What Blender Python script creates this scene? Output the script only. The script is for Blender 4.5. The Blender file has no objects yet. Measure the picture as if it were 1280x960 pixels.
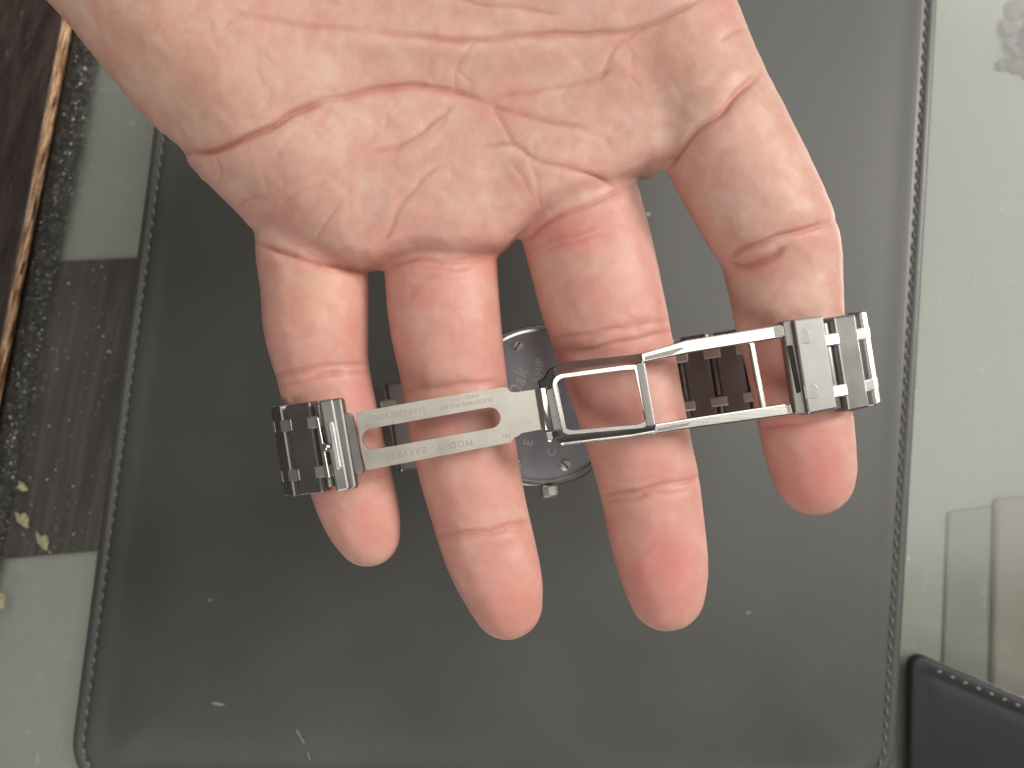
import bpy, bmesh, math, random
import numpy as np
from mathutils import Vector, Matrix, Euler

random.seed(7); rng = np.random.default_rng(7)
MM = 0.001
C = bpy.context.scene.collection
scene = bpy.context.scene

# ------------------------------------------------------------------ camera, world, lamps, exposure
F_PX = 1229.0                    # focal length in photo pixels (1280 wide)
CAM_H = 264.0                    # camera height above the glass, mm
TILT = math.radians(5.0)
cam_d = bpy.data.cameras.new('camera'); cam = bpy.data.objects.new('camera', cam_d); C.objects.link(cam)
cam.location = (0, 0, CAM_H*MM); cam.rotation_euler = (TILT, 0, 0)
cam_d.sensor_width = 36; cam_d.lens = 36*F_PX/1280; cam_d.clip_start = 0.005; cam_d.clip_end = 20
cam_d.dof.use_dof = True; cam_d.dof.focus_distance = 0.160
cam_d.dof.aperture_fstop = cam_d.lens/1.0/1.0
cam_d.dof.aperture_fstop = (cam_d.lens*MM)/(1.25*MM)
scene.camera = cam

world = bpy.data.worlds.new('World'); scene.world = world; world.use_nodes = True
bg = world.node_tree.nodes['Background']; bg.inputs[0].default_value = (1.0, 0.95, 0.88, 1); bg.inputs[1].default_value = 0.15

def lamp(name, loc, target, sx, sy, power, col):
    d = bpy.data.lights.new(name, 'AREA'); d.shape = 'RECTANGLE'; d.size = sx; d.size_y = sy
    d.energy = power; d.color = col
    o = bpy.data.objects.new(name, d); C.objects.link(o); o.location = loc
    o.rotation_euler = (Vector(target)-Vector(loc)).to_track_quat('-Z', 'Y').to_euler()
    return o
lamp('ceiling_lamp', (0.95, 0.80, 2.2), (0.95, 0.80, 0), 2.05, 2.05, 37, (1.0, 0.975, 0.93))
lamp('unseen_lamp', (1.55, 0.55, 1.15), (0, 0, 0.05), 0.5, 0.5, 27, (1.0, 0.96, 0.89))
lamp('unseen_lamp', (-0.5, -1.6, 1.6), (0, 0, 0.05), 1.1, 1.1, 18, (1.0, 0.96, 0.91))  # added fill from the front, lightens the undersides of the palm
scene.view_settings.view_transform = 'Standard'; scene.view_settings.look = 'None'
scene.view_settings.exposure = 0.0; scene.view_settings.gamma = 1
scene.render.engine = 'CYCLES'
scene.cycles.use_denoising = True
scene.cycles.max_bounces = 8; scene.cycles.transparent_max_bounces = 12

# ------------------------------------------------------------------ frames of reference
RX = np.array([[1,0,0],[0,math.cos(TILT),-math.sin(TILT)],[0,math.sin(TILT),math.cos(TILT)]])
def d2w(P):                      # held-object frame (mm; hand and watch share it) -> world metres
    P = np.asarray(P, float); Q = P - np.array([0,0,CAM_H])
    return (Q @ RX.T + np.array([0,0,CAM_H]))*MM
def D(px, py, z):                # photo pixel at height z of the held-object frame -> mm
    s = (CAM_H - z)/F_PX
    return np.array([(px-640)*s, (480-py)*s, z])
def Wp(px, py, z):               # photo pixel on the horizontal plane z (mm) -> mm in the room
    d = RX @ np.array([(px-640)/F_PX, (480-py)/F_PX, -1.0])
    t = (z-CAM_H)/d[2]
    return np.array([d[0]*t, d[1]*t, z])

# ------------------------------------------------------------------ materials
def mat(name):
    m = bpy.data.materials.new(name); m.use_nodes = True
    nt = m.node_tree; b = nt.nodes['Principled BSDF']
    return m, nt, b
def nd(nt, t, **kw):
    n = nt.nodes.new(t)
    for k, v in kw.items():
        if k in n.inputs: n.inputs[k].default_value = v
        else: setattr(n, k, v)
    return n
def ramp(nt, fac, stops):
    r = nt.nodes.new('ShaderNodeValToRGB'); el = r.color_ramp.elements
    while len(el) < len(stops): el.new(0.5)
    for e, (p, c) in zip(el, stops): e.position = p; e.color = (*c, 1) if len(c) == 3 else c
    nt.links.new(fac, r.inputs[0]); return r
def coords(nt, scale=(1,1,1), rot=(0,0,0)):
    tc = nt.nodes.new('ShaderNodeTexCoord'); m1 = nt.nodes.new('ShaderNodeMapping'); mp = nt.nodes.new('ShaderNodeMapping')
    m1.inputs['Rotation'].default_value = rot; mp.inputs['Scale'].default_value = scale      # turn first, then stretch
    nt.links.new(tc.outputs['Object'], m1.inputs[0]); nt.links.new(m1.outputs[0], mp.inputs[0]); return mp.outputs[0]
def bump(nt, b, h, strength, dist, prev=None):
    n = nt.nodes.new('ShaderNodeBump'); n.inputs['Strength'].default_value = strength; n.inputs['Distance'].default_value = dist
    nt.links.new(h, n.inputs['Height'])
    if prev is not None: nt.links.new(prev.outputs[0], n.inputs['Normal'])
    nt.links.new(n.outputs[0], b.inputs['Normal']); return n
def mixrgb(nt, fac, a, b_, mode='MIX'):
    n = nt.nodes.new('ShaderNodeMix'); n.data_type = 'RGBA'; n.blend_type = mode
    for s, v in ((n.inputs[0], fac), (n.inputs[6], a), (n.inputs[7], b_)):
        if hasattr(v, 'is_linked'): nt.links.new(v, s)
        else: s.default_value = v if isinstance(v, float) else (*v, 1)
    return n.outputs[2]

def skin_material():
    m, nt, b = mat('skin')
    L = nt.links.new
    co = coords(nt)
    at = nt.nodes.new('ShaderNodeAttribute'); at.attribute_name = 'skin'
    sp = nt.nodes.new('ShaderNodeSeparateColor'); L(at.outputs['Color'], sp.inputs[0])
    cr_ = coords(nt, (1,1,1), (0.6,0.5,0.7))
    n1 = nd(nt, 'ShaderNodeTexNoise', Scale=150.0, Detail=3.0, Roughness=0.55, Distortion=0.6); L(cr_, n1.inputs['Vector'])
    n2 = nd(nt, 'ShaderNodeTexNoise', Scale=330.0, Detail=2.0, Roughness=0.5, Distortion=1.2); L(cr_, n2.inputs['Vector'])
    base = ramp(nt, n1.outputs[0], [(0.32, (0.57,0.318,0.257)), (0.52, (0.59,0.37,0.297)), (0.70, (0.62,0.435,0.352))])
    fine = ramp(nt, n2.outputs[0], [(0.36, (0.965,0.89,0.88)), (0.64, (1.02,1.04,1.04))])
    c = mixrgb(nt, 0.7, base.outputs[0], fine.outputs[0], 'MULTIPLY')
    c = mixrgb(nt, sp.outputs[1], c, (0.58,0.19,0.168))           # blood-red areas
    c = mixrgb(nt, sp.outputs[2], c, (0.60,0.40,0.235))            # yellower, thicker skin
    cr = nd(nt, 'ShaderNodeMath', operation='MULTIPLY'); L(sp.outputs[0], cr.inputs[0]); cr.inputs[1].default_value = 0.72
    c = mixrgb(nt, cr.outputs[0], c, (0.46,0.155,0.115))            # reddened crease lines
    L(c, b.inputs['Base Color'])
    b.inputs['Roughness'].default_value = 0.47
    b.inputs['Specular IOR Level'].default_value = 0.42
    b.inputs['Subsurface Weight'].default_value = 0.35
    b.inputs['Subsurface Radius'].default_value = (1.0, 0.32, 0.18)
    b.inputs['Subsurface Scale'].default_value = 0.0022
    # fine skin relief: crossing furrows and pores
    v = nd(nt, 'ShaderNodeTexVoronoi', Scale=1500.0, feature='DISTANCE_TO_EDGE'); 
    dn = nd(nt, 'ShaderNodeTexNoise', Scale=600.0, Detail=2.0); L(co, dn.inputs['Vector'])
    mx = nt.nodes.new('ShaderNodeVectorMath'); mx.operation = 'MULTIPLY_ADD'
    L(dn.outputs['Color'], mx.inputs[0]); mx.inputs[1].default_value = (0.0012,)*3; L(co, mx.inputs[2])
    L(mx.outputs[0], v.inputs['Vector'])
    w = nd(nt, 'ShaderNodeTexWave', Scale=330.0, Distortion=9.0, Detail=1.0); w.inputs['Detail Scale'].default_value = 0.35
    L(cr_, w.inputs['Vector'])
    n3 = nd(nt, 'ShaderNodeTexNoise', Scale=700.0, Detail=5.0); L(co, n3.inputs['Vector'])
    p = bump(nt, b, v.outputs['Distance'], 0.14, 0.0002)
    p = bump(nt, b, w.outputs['Fac'], 0.03, 0.0001, p)
    bump(nt, b, n3.outputs[0], 0.14, 0.0002, p)
    return m

def steel(name, col, rough, brush=(60,2500,60), amt=0.25, rough_var=0.12):
    m, nt, b = mat(name); L = nt.links.new
    co = coords(nt, brush)
    n = nd(nt, 'ShaderNodeTexNoise', Scale=1.0, Detail=4.0); L(co, n.inputs['Vector'])
    co2 = coords(nt, (260,260,260))
    n2 = nd(nt, 'ShaderNodeTexNoise', Scale=1.0, Detail=4.0); L(co2, n2.inputs['Vector'])
    b.inputs['Metallic'].default_value = 1
    c = ramp(nt, n2.outputs[0], [(0.3, tuple(x*0.86 for x in col)), (0.7, col)]); L(c.outputs[0], b.inputs['Base Color'])
    r = nd(nt, 'ShaderNodeMapRange'); L(n2.outputs[0], r.inputs[0])
    r.inputs['To Min'].default_value = rough-rough_var/2; r.inputs['To Max'].default_value = rough+rough_var/2
    L(r.outputs[0], b.inputs['Roughness'])
    bump(nt, b, n.outputs[0], amt, 0.00006)
    return m

def leather(name, col, rough, scale=900.0, spec=0.7):
    m, nt, b = mat(name); L = nt.links.new
    co = coords(nt)
    v = nd(nt, 'ShaderNodeTexVoronoi', Scale=scale); L(co, v.inputs['Vector'])
    n = nd(nt, 'ShaderNodeTexNoise', Scale=25.0, Detail=5.0); L(co, n.inputs['Vector'])
    n2 = nd(nt, 'ShaderNodeTexNoise', Scale=2200.0, Detail=3.0); L(co, n2.inputs['Vector'])
    c = ramp(nt, n.outputs[0], [(0.3, tuple(x*0.8 for x in col)), (0.7, tuple(x*1.15 for x in col))])
    # pale dust specks
    n3 = nd(nt, 'ShaderNodeTexNoise', Scale=520.0, Detail=1.0); L(co, n3.inputs['Vector'])
    d = ramp(nt, n3.outputs[0], [(0.88, (0,0,0)), (0.90, (1,1,1))])
    df = nd(nt, 'ShaderNodeMath', operation='MULTIPLY'); L(d.outputs[0], df.inputs[0]); df.inputs[1].default_value = 0.35
    cc = mixrgb(nt, df.outputs[0], c.outputs[0], (0.22,0.21,0.19))
    L(cc, b.inputs['Base Color'])
    r = nd(nt, 'ShaderNodeMapRange'); L(n.outputs[0], r.inputs[0]); r.inputs['To Min'].default_value = rough-0.05; r.inputs['To Max'].default_value = rough+0.07
    L(r.outputs[0], b.inputs['Roughness'])
    b.inputs['Specular IOR Level'].default_value = spec
    p = bump(nt, b, v.outputs['Distance'], 0.12, 0.00012)
    bump(nt, b, n2.outputs[0], 0.12, 0.0001, p)
    return m

def plain(name, col, rough, var=0.15, scale=80.0, metallic=0.0, bmp=0.0):
    m, nt, b = mat(name); L = nt.links.new
    co = coords(nt); n = nd(nt, 'ShaderNodeTexNoise', Scale=scale, Detail=4.0); L(co, n.inputs['Vector'])
    c = ramp(nt, n.outputs[0], [(0.3, tuple(x*(1-var) for x in col)), (0.7, tuple(x*(1+var) for x in col))])
    L(c.outputs[0], b.inputs['Base Color']); b.inputs['Roughness'].default_value = rough; b.inputs['Metallic'].default_value = metallic
    if bmp: bump(nt, b, n.outputs[0], bmp, 0.0003)
    return m

M = {}
M['skin'] = skin_material()
M['brushed'] = steel('brushed_steel', (0.37,0.36,0.35), 0.41, amt=0.10)
M['blade'] = steel('satin_steel_blade', (0.68,0.645,0.575), 0.36, amt=0.15)
M['polished'] = steel('polished_steel', (0.62,0.60,0.56), 0.16, amt=0.04, rough_var=0.06)
M['recess_shade'] = steel('recess_shade_steel', (0.055,0.05,0.047), 0.4)  # recess shade and dark reflections put into the colour
M['caseback'] = steel('satin_caseback', (0.34,0.345,0.38), 0.42, brush=(900,900,900), amt=0.08)
M['satin'] = steel('satin_connector', (0.74,0.72,0.68), 0.38)
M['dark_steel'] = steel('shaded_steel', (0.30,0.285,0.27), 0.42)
M['engrave'] = plain('engraved_letter', (0.37,0.345,0.30), 0.6, metallic=0.6)
M['leather'] = leather('grey_leather', (0.049,0.048,0.043), 0.40)
M['black_leather'] = leather('black_leather', (0.013,0.013,0.0145), 0.5, spec=0.35)
M['thread'] = plain('grey_thread', (0.16,0.16,0.157), 0.6, scale=3000)
M['thread_light'] = plain('light_thread', (0.20,0.20,0.19), 0.6, scale=3000)
M['shelf'] = plain('pale_shelf', (0.47,0.478,0.44), 0.6, 0.05, 12)
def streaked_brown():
    m, nt, b = mat('streaked_brown_reflection'); co = coords(nt, (420, 26, 60), (0,0,math.radians(9)))
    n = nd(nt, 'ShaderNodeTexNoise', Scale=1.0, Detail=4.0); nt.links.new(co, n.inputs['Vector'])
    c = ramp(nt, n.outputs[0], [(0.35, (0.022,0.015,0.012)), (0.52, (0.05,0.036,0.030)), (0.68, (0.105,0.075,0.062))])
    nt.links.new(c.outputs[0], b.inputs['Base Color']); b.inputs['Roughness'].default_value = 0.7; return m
M['reflection_brown'] = streaked_brown()  # dark mirrored shape put into a brown colour
M['beige'] = plain('beige_board', (0.38,0.36,0.315), 0.5, 0.1, 40)
M['greyboard'] = plain('grey_board', (0.345,0.345,0.315), 0.5, 0.1, 40)
M['lint'] = plain('grey_lint', (0.22,0.22,0.20), 0.6, 0.2, 900)
M['grit'] = plain('pale_grit', (0.42,0.43,0.38), 0.5, 0.3, 900)
M['darkgrit'] = plain('dark_grit', (0.05,0.045,0.038), 0.4, 0.5, 900)
M['crumb'] = plain('yellow_crumb', (0.40,0.37,0.22), 0.7, 0.3, 900)
M['white'] = plain('white_fleck', (0.75,0.75,0.72), 0.6, 0.1, 900)
M['dark'] = plain('dark_gap', (0.018,0.016,0.015), 0.75)

def glass_material():
    m = bpy.data.materials.new('dusty_glass'); m.use_nodes = True; nt = m.node_tree; nt.nodes.clear(); L = nt.links.new
    out = nt.nodes.new('ShaderNodeOutputMaterial')
    tr = nd(nt, 'ShaderNodeBsdfTransparent'); tr.inputs[0].default_value = (0.972,0.982,0.964,1)
    gl = nd(nt, 'ShaderNodeBsdfGlossy', Roughness=0.16); df = nd(nt, 'ShaderNodeBsdfDiffuse'); df.inputs[0].default_value = (0.62,0.62,0.57,1)
    fr = nd(nt, 'ShaderNodeFresnel', IOR=1.5)
    m1 = nt.nodes.new('ShaderNodeMixShader'); L(fr.outputs[0], m1.inputs[0]); L(tr.outputs[0], m1.inputs[1]); L(gl.outputs[0], m1.inputs[2])
    co = coords(nt)
    n = nd(nt, 'ShaderNodeTexNoise', Scale=420.0, Detail=3.0, Roughness=0.7); L(co, n.inputs['Vector'])
    dust = ramp(nt, n.outputs[0], [(0.66, (0,0,0)), (0.74, (0.6,)*3)])
    co2 = coords(nt, (1300, 60, 60), (0,0,math.radians(9)))
    n2 = nd(nt, 'ShaderNodeTexNoise', Scale=1.0, Detail=2.0); L(co2, n2.inputs['Vector'])
    scr = ramp(nt, n2.outputs[0], [(0.69, (0,0,0)), (0.80, (0.22,)*3)])
    mx = nd(nt, 'ShaderNodeMath', operation='ADD'); L(dust.outputs[0], mx.inputs[0]); L(scr.outputs[0], mx.inputs[1])
    n4 = nd(nt, 'ShaderNodeTexNoise', Scale=30.0, Detail=5.0); L(co, n4.inputs['Vector'])
    film = nd(nt, 'ShaderNodeMapRange'); L(n4.outputs[0], film.inputs[0]); film.inputs['To Min'].default_value = 0.0; film.inputs['To Max'].default_value = 0.06
    ad = nd(nt, 'ShaderNodeMath', operation='ADD', use_clamp=True); L(mx.outputs[0], ad.inputs[0]); L(film.outputs[0], ad.inputs[1])
    m2 = nt.nodes.new('ShaderNodeMixShader'); L(ad.outputs[0], m2.inputs[0]); L(m1.outputs[0], m2.inputs[1]); L(df.outputs[0], m2.inputs[2])
    L(m2.outputs[0], out.inputs[0]); return m
M['glass'] = glass_material()

def worn_edge_material():
    m, nt, b = mat('worn_wood_edge'); L = nt.links.new
    co = coords(nt, (4200, 120, 900), (0,0,math.radians(11)))
    n = nd(nt, 'ShaderNodeTexNoise', Scale=1.0, Detail=5.0, Roughness=0.65); L(co, n.inputs['Vector'])
    c = ramp(nt, n.outputs[0], [(0.38, (0.025,0.012,0.008)), (0.46, (0.20,0.09,0.045)), (0.53, (0.58,0.32,0.16)), (0.63, (0.88,0.68,0.46))])
    L(c.outputs[0], b.inputs['Base Color']); b.inputs['Roughness'].default_value = 0.33; b.inputs['Metallic'].default_value = 0.35
    bump(nt, b, n.outputs[0], 0.8, 0.0006); return m
M['worn'] = worn_edge_material()

def lacquer_material():
    m, nt, b = mat('dark_lacquered_wood'); L = nt.links.new
    co = coords(nt, (260, 60, 100), (0,0,math.radians(11)))
    n = nd(nt, 'ShaderNodeTexNoise', Scale=1.0, Detail=5.0); L(co, n.inputs['Vector'])
    c = ramp(nt, n.outputs[0], [(0.35, (0.018,0.011,0.009)), (0.65, (0.045,0.030,0.025))]); 
    co2 = coords(nt, (500, 160, 300), (0,0,math.radians(20)))
    n2 = nd(nt, 'ShaderNodeTexNoise', Scale=1.0, Detail=3.0); L(co2, n2.inputs['Vector'])
    s = ramp(nt, n2.outputs[0], [(0.70, (0,0,0)), (0.76, (1,1,1))])
    sm = nd(nt, 'ShaderNodeMath', operation='MULTIPLY'); L(s.outputs[0], sm.inputs[0]); sm.inputs[1].default_value = 0.4
    L(mixrgb(nt, sm.outputs[0], c.outputs[0], (0.17,0.14,0.125)), b.inputs['Base Color'])
    b.inputs['Roughness'].default_value = 0.38
    bump(nt, b, n2.outputs[0], 0.35, 0.0012); return m
M['lacquer'] = lacquer_material()

# ------------------------------------------------------------------ helpers
def link_mesh(name, verts, faces, m, parent=None, smooth=False, origin=None):
    """verts in world metres; origin = world position of the parent (its own origin when top-level)"""
    me = bpy.data.meshes.new(name); V = np.asarray(verts, float)
    o0 = np.zeros(3) if origin is None else np.asarray(origin, float)
    me.from_pydata((V-o0).tolist(), [], faces); me.update()
    if smooth: me.polygons.foreach_set('use_smooth', [True]*len(me.polygons))
    me.materials.append(m)
    o = bpy.data.objects.new(name, me); C.objects.link(o)
    if parent is not None: o.parent = parent
    elif origin is not None: o.location = o0
    return o
def bevel(o, w, seg=2, ang=30):
    bm = bmesh.new(); bm.from_mesh(o.data)
    bmesh.ops.recalc_face_normals(bm, faces=bm.faces)
    es = [e for e in bm.edges if len(e.link_faces) == 2 and e.calc_face_angle(0) > math.radians(ang)]
    bmesh.ops.bevel(bm, geom=es, offset=w, segments=seg, affect='EDGES', profile=0.5, clamp_overlap=True)
    bm.to_mesh(o.data); bm.free(); return o
def tag(o, label=None, cat=None, group=None, kind=None):
    if label: o['label'] = label
    if cat: o['category'] = cat
    if group: o['group'] = group
    if kind: o['kind'] = kind
    return o
def empty(name, loc):
    o = bpy.data.objects.new(name, None); C.objects.link(o); o.location = loc; o.empty_display_size = 0.01; return o
def prism(poly_top, poly_bot):
    n = len(poly_top); V = list(poly_top)+list(poly_bot)
    Fc = [list(range(n)), list(range(2*n-1, n-1, -1))]
    for i in range(n):
        j = (i+1) % n; Fc.append([i, i+n, j+n, j])
    return V, Fc
def ring_prism(o_t, i_t, o_b, i_b):
    """plate with a hole; outer and inner outlines have the same count"""
    n = len(o_t); V = list(o_t)+list(i_t)+list(o_b)+list(i_b); Fc = []
    for i in range(n):
        j = (i+1) % n
        Fc += [[i,j,n+j,n+i],[2*n+i,3*n+i,3*n+j,2*n+j],[i,2*n+i,2*n+j,j],[n+i,n+j,3*n+j,3*n+i]]
    return V, Fc
def resample(poly, n, start=0):
    P = np.array(list(poly)+[poly[0]], float); d = np.r_[0, np.cumsum(np.linalg.norm(np.diff(P, axis=0), axis=1))]
    t = (np.arange(n)/n)*d[-1]
    return np.stack([np.interp(t, d, P[:,k]) for k in range(P.shape[1])], 1)

# ------------------------------------------------------------------ the setting: shelf, glass, frame of the counter
def slab(name, px_poly, z_top, z_bot, m, parent=None, bev=0.0, origin=None):
    top = [Wp(x, y, z_top)*MM for x, y in px_poly]
    bot = [np.array([p[0], p[1], z_bot*MM]) for p in top]
    V, Fc = prism(top, bot)
    c = np.mean(np.array(V), 0) if origin is None else origin
    if origin is None: c[2] = z_bot*MM
    o = link_mesh(name, V, Fc, m, parent, origin=c)
    if bev: bevel(o, bev*MM, 3)
    return o
sh = slab('counter_shelf', [(-900,-700),(2200,-700),(2200,1700),(-900,1700)], -6, -10, M['shelf']); tag(sh, kind='structure')
gl = slab('glass_countertop', [(108+75,-310),(2000,-420),(2000,1500),(108-262,1490)], 0, -3, M['glass']); tag(gl, kind='structure')
# dark lacquered counter frame along the left with a worn edge
fr = empty('counter_frame', Wp(20, 480, -8)*MM)
tag(fr, 'dark lacquered wooden counter frame with a worn copper-brown edge, left of the glass', 'counter frame')
fo = Wp(20, 480, -8)*MM
def fx(y): return 84 - (y-35)*(84-4)/(455-35)       # where the worn edge runs in the photo
slab('board', [(fx(-300)-7,-300),(fx(1200)-7,1200),(-700,1200),(-700,-300)], 3.2, -8, M['lacquer'], fr, 0.5, fo)
# worn edge: an uneven chamfer strip
ys = np.linspace(-300, 1200, 260); V = []; Fc = []
for i, y in enumerate(ys):
    w = rng.normal(0, 0.35, 4)
    for k, (dx, z) in enumerate(((-7.2, 3.1), (-2+w[0], 3.05), (5+w[1], 1.9+w[3]*.15), (8+w[2], -6))):
        V.append(Wp(fx(y)+dx, y, z)*MM)
    if i:
        for k in range(3): a = (i-1)*4+k; Fc.append([a, a+1, a+5, a+4])
link_mesh('worn_edge', V, Fc, M['worn'], fr, True, fo)
def grit_bed_material():
    m, nt, b = mat('grit_bed'); co = coords(nt)
    n = nd(nt, 'ShaderNodeTexNoise', Scale=650.0, Detail=5.0, Roughness=0.7); nt.links.new(co, n.inputs['Vector'])
    c = ramp(nt, n.outputs[0], [(0.44, (0.014,0.012,0.011)), (0.56, (0.032,0.031,0.028)), (0.68, (0.10,0.10,0.09)), (0.78, (0.34,0.34,0.31))])
    nt.links.new(c.outputs[0], b.inputs['Base Color']); b.inputs['Roughness'].default_value = 0.5
    bump(nt, b, n.outputs[0], 0.35, 0.0005); return m
M['grit_bed'] = grit_bed_material()
V = []; Fc = []; ys = np.linspace(-300, 1200, 620); NC = 9
for i, y in enumerate(ys):
    for k in range(NC):
        f = k/(NC-1); h = .12+abs(rng.normal(0, .10))*(1-abs(2*f-1))+.22*math.sin(f*3.14)
        if k == 0: h = -1.0
        if k == NC-1: h = 0.02
        V.append(Wp(fx(y)+9+f*(31+rng.normal(0, 1.2)*(k == NC-1)*3), y, h)*MM)
    if i:
        for k in range(NC-1): a = (i-1)*NC+k; Fc.append([a, a+1, a+NC+1, a+NC])
link_mesh('grit_bed', V, Fc, M['grit_bed'], fr, False, fo)

def scatter_bits(name, pts, m, kind='stuff', parent=None):
    V = []; Fc = []
    for p, s in pts:
        q = rng.normal(0, 1, (6, 3)); base = np.array([[1,0,0],[-1,0,0],[0,1,0],[0,-1,0],[0,0,1],[0,0,-1]])*s*rng.uniform(.5,1.2,(6,1))
        base += q*s*0.18; n = len(V)
        for b_ in base: V.append((p+b_)*MM)
        for t in ((0,2,4),(2,1,4),(1,3,4),(3,0,4),(2,0,5),(1,2,5),(3,1,5),(0,3,5)): Fc.append([n+k for k in t])
    o = link_mesh(name, V, Fc, m, parent)
    if kind: o['kind'] = kind
    return o
pts = []; pts2 = []
for i in range(1700):
    y = rng.uniform(-40, 760); x = fx(y) + max(13, rng.normal(31, 8))
    z = 0.55 if x < fx(y)+34 else 0.08
    (pts if rng.random() < .55 else pts2).append((Wp(x, y, z), min(0.5, rng.gamma(1.6, 0.085))))
tag(scatter_bits('grit', pts, M['grit']), 'pale grit gathered in the seam beside the glass', 'grit')
tag(scatter_bits('grit', pts2, M['darkgrit']), 'dark grit and dirt gathered in the seam beside the glass', 'grit')
# loose specks on the glass
pts = []
for i in range(420):
    y = rng.uniform(60, 950); x = rng.uniform(fx(y)+40, 195-(y-170)*.125)
    pts.append((Wp(x, y, 0.05), min(0.4, rng.gamma(1.6, 0.075))))
tag(scatter_bits('dust', pts, M['grit']), 'white dust specks on the glass left of the tray', 'dust')
crl = ['yellow crumb high on the glass edge, the smallest of the yellow crumbs', 'long pale yellow crumb on the glass close to the tray', 'narrow yellow crumb in the seam between two others', 'yellow crumb at the left border of the photo']
for (x, y, s, lb) in ((29,608,1.0,crl[0]), (54,677,1.5,crl[1]), (29,650,1.5,crl[2]), (3,750,1.2,crl[3])):
    c0 = Wp(x, y, 0.1)*MM
    bm = bmesh.new(); bmesh.ops.create_icosphere(bm, subdivisions=2, radius=1)
    for v in bm.verts:
        k = 1 + 0.28*math.sin(v.co.x*5+s*9)+0.2*math.sin(v.co.y*7+x); v.co *= k
        v.co = Vector((v.co.x*s*.9, v.co.y*s*1.7, max(0, v.co.z*s*.7+.3)))*MM
    me = bpy.data.meshes.new('crumb'); bm.to_mesh(me); bm.free(); me.materials.append(M['crumb'])
    o = bpy.data.objects.new('crumb', me); C.objects.link(o); o.location = c0; o.rotation_euler.z = x
    tag(o, lb, 'crumb', 'yellow crumbs by the glass edge')
# things built below the glass; the brown slab stands in for a reflection
o = slab('reflection_slab', [(-40,330),(330,314),(330,672),(-60,704)], -3.4, -6, M['reflection_brown'], bev=1.2)
tag(o, 'dark brown slab under the glass in place of a reflection, left of the tray', 'reflection')
o = slab('display_box', [(1246,622),(1420,616),(1420,1100),(1236,1100)], -3.3, -6, M['beige'], bev=1.5)
tag(o, 'beige display box under the glass at the right edge', 'box')
o = slab('display_board', [(1186,640),(1240,632),(1226,1100),(1170,1100)], -4.6, -6, M['greyboard'], bev=1.5)
tag(o, 'grey upright board under the glass beside the beige box', 'board')

# ------------------------------------------------------------------ leather tray
def rounded(corners, inset, R, nseg=10):
    """inset a convex quad (world mm, xy) and round its corners"""
    Cn = np.array(corners, float)[:, :2]; cen = Cn.mean(0); n = len(Cn); lines = []
    for i in range(n):
        a, b = Cn[i], Cn[(i+1) % n]; t = (b-a)/np.linalg.norm(b-a); nn = np.array([-t[1], t[0]])
        if (cen-a) @ nn < 0: nn = -nn
        lines.append((a+nn*inset, t, nn))
    out = []; R = max(R-inset, 1.2)
    for i in range(n):
        (a1, t1, n1), (a2, t2, n2) = lines[i-1], lines[i]
        A = np.stack([n1, n2]); c = np.linalg.solve(A, [n1@a1+R, n2@a2+R])
        v1, v2 = -n1, -n2; g1 = math.atan2(v1[1], v1[0]); g2 = math.atan2(v2[1], v2[0]); dg = (g2-g1+math.pi) % (2*math.pi)-math.pi
        for k in range(nseg+1):
            g = g1+dg*k/nseg; out.append(c+R*np.array([math.cos(g), math.sin(g)]))
    return np.array(out)
TZ = 4.6
corners = [Wp(240,-205,TZ), Wp(1184,-205,TZ), Wp(1117,1000,TZ), Wp(79,1000,TZ)]
def tray_mesh(name, corners, profile, R, m, parent, origin, fill=True):
    V = []; Fc = []; n = None
    for k, (ins, z) in enumerate(profile):
        P = rounded(corners, ins, R); n = len(P)
        V += [np.array([p[0], p[1], z])*MM for p in P]
        if k:
            for i in range(n):
                j = (i+1) % n; Fc.append([(k-1)*n+i, (k-1)*n+j, k*n+j, k*n+i])
    if fill: Fc.append([(len(profile)-1)*n+i for i in range(n)])
    Fc.append([i for i in range(n-1, -1, -1)])
    o = link_mesh(name, V, Fc, m, parent, True, origin)
    bm = bmesh.new(); bm.from_mesh(o.data); bmesh.ops.recalc_face_normals(bm, faces=bm.faces); bm.to_mesh(o.data); bm.free()
    return o
to = Wp(640, 480, 0)*MM; to[2] = 0
tray = empty('leather_tray', to)
tag(tray, 'large dark grey leather jeweller tray with stitched rounded border, below the hand', 'tray')
prof = [(0.5,0.0),(0.05,0.5),(0,1.2),(0,3.6),(0.25,4.25),(0.8,4.55),(1.5,4.6),(2.3,4.55),(2.75,4.2),(3.2,4.18),(3.6,4.5),(4.4,4.62),(6.2,4.6),(7.6,4.5),(9,4.5),(11,4.6),(14,4.78),(18,4.95),(26,5.05)]
tray_mesh('border', corners, prof, 14.5, M['leather'], tray, to, True)
def stitch_mesh(l, w, h):
    bm = bmesh.new(); bmesh.ops.create_uvsphere(bm, u_segments=6, v_segments=5, radius=1)
    for v in bm.verts: v.co = Vector((v.co.x*l/2, v.co.y*w/2, v.co.z*h/2))*MM
    me = bpy.data.meshes.new('stitch'); bm.to_mesh(me); bm.free()
    for p in me.polygons: p.use_smooth = True
    return me
def run_stitches(path, pitch, z, me, parent, origin, keep, twist=0.35, jit=0.08):
    P = np.array(path); d = np.r_[0, np.cumsum(np.linalg.norm(np.diff(P, axis=0), axis=1))]
    for s in np.arange(pitch/2, d[-1], pitch):
        x = np.interp(s, d, P[:,0]); y = np.interp(s, d, P[:,1]); x2 = np.interp(s+.2, d, P[:,0]); y2 = np.interp(s+.2, d, P[:,1])
        if not keep(x, y): continue
        o = bpy.data.objects.new('stitch', me); C.objects.link(o); o.parent = parent
        o.location = Vector((x*MM, y*MM, z*MM))-Vector(origin)
        o.rotation_euler = (0, 0, math.atan2(y2-y, x2-x)+twist+random.gauss(0, jit))
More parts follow.
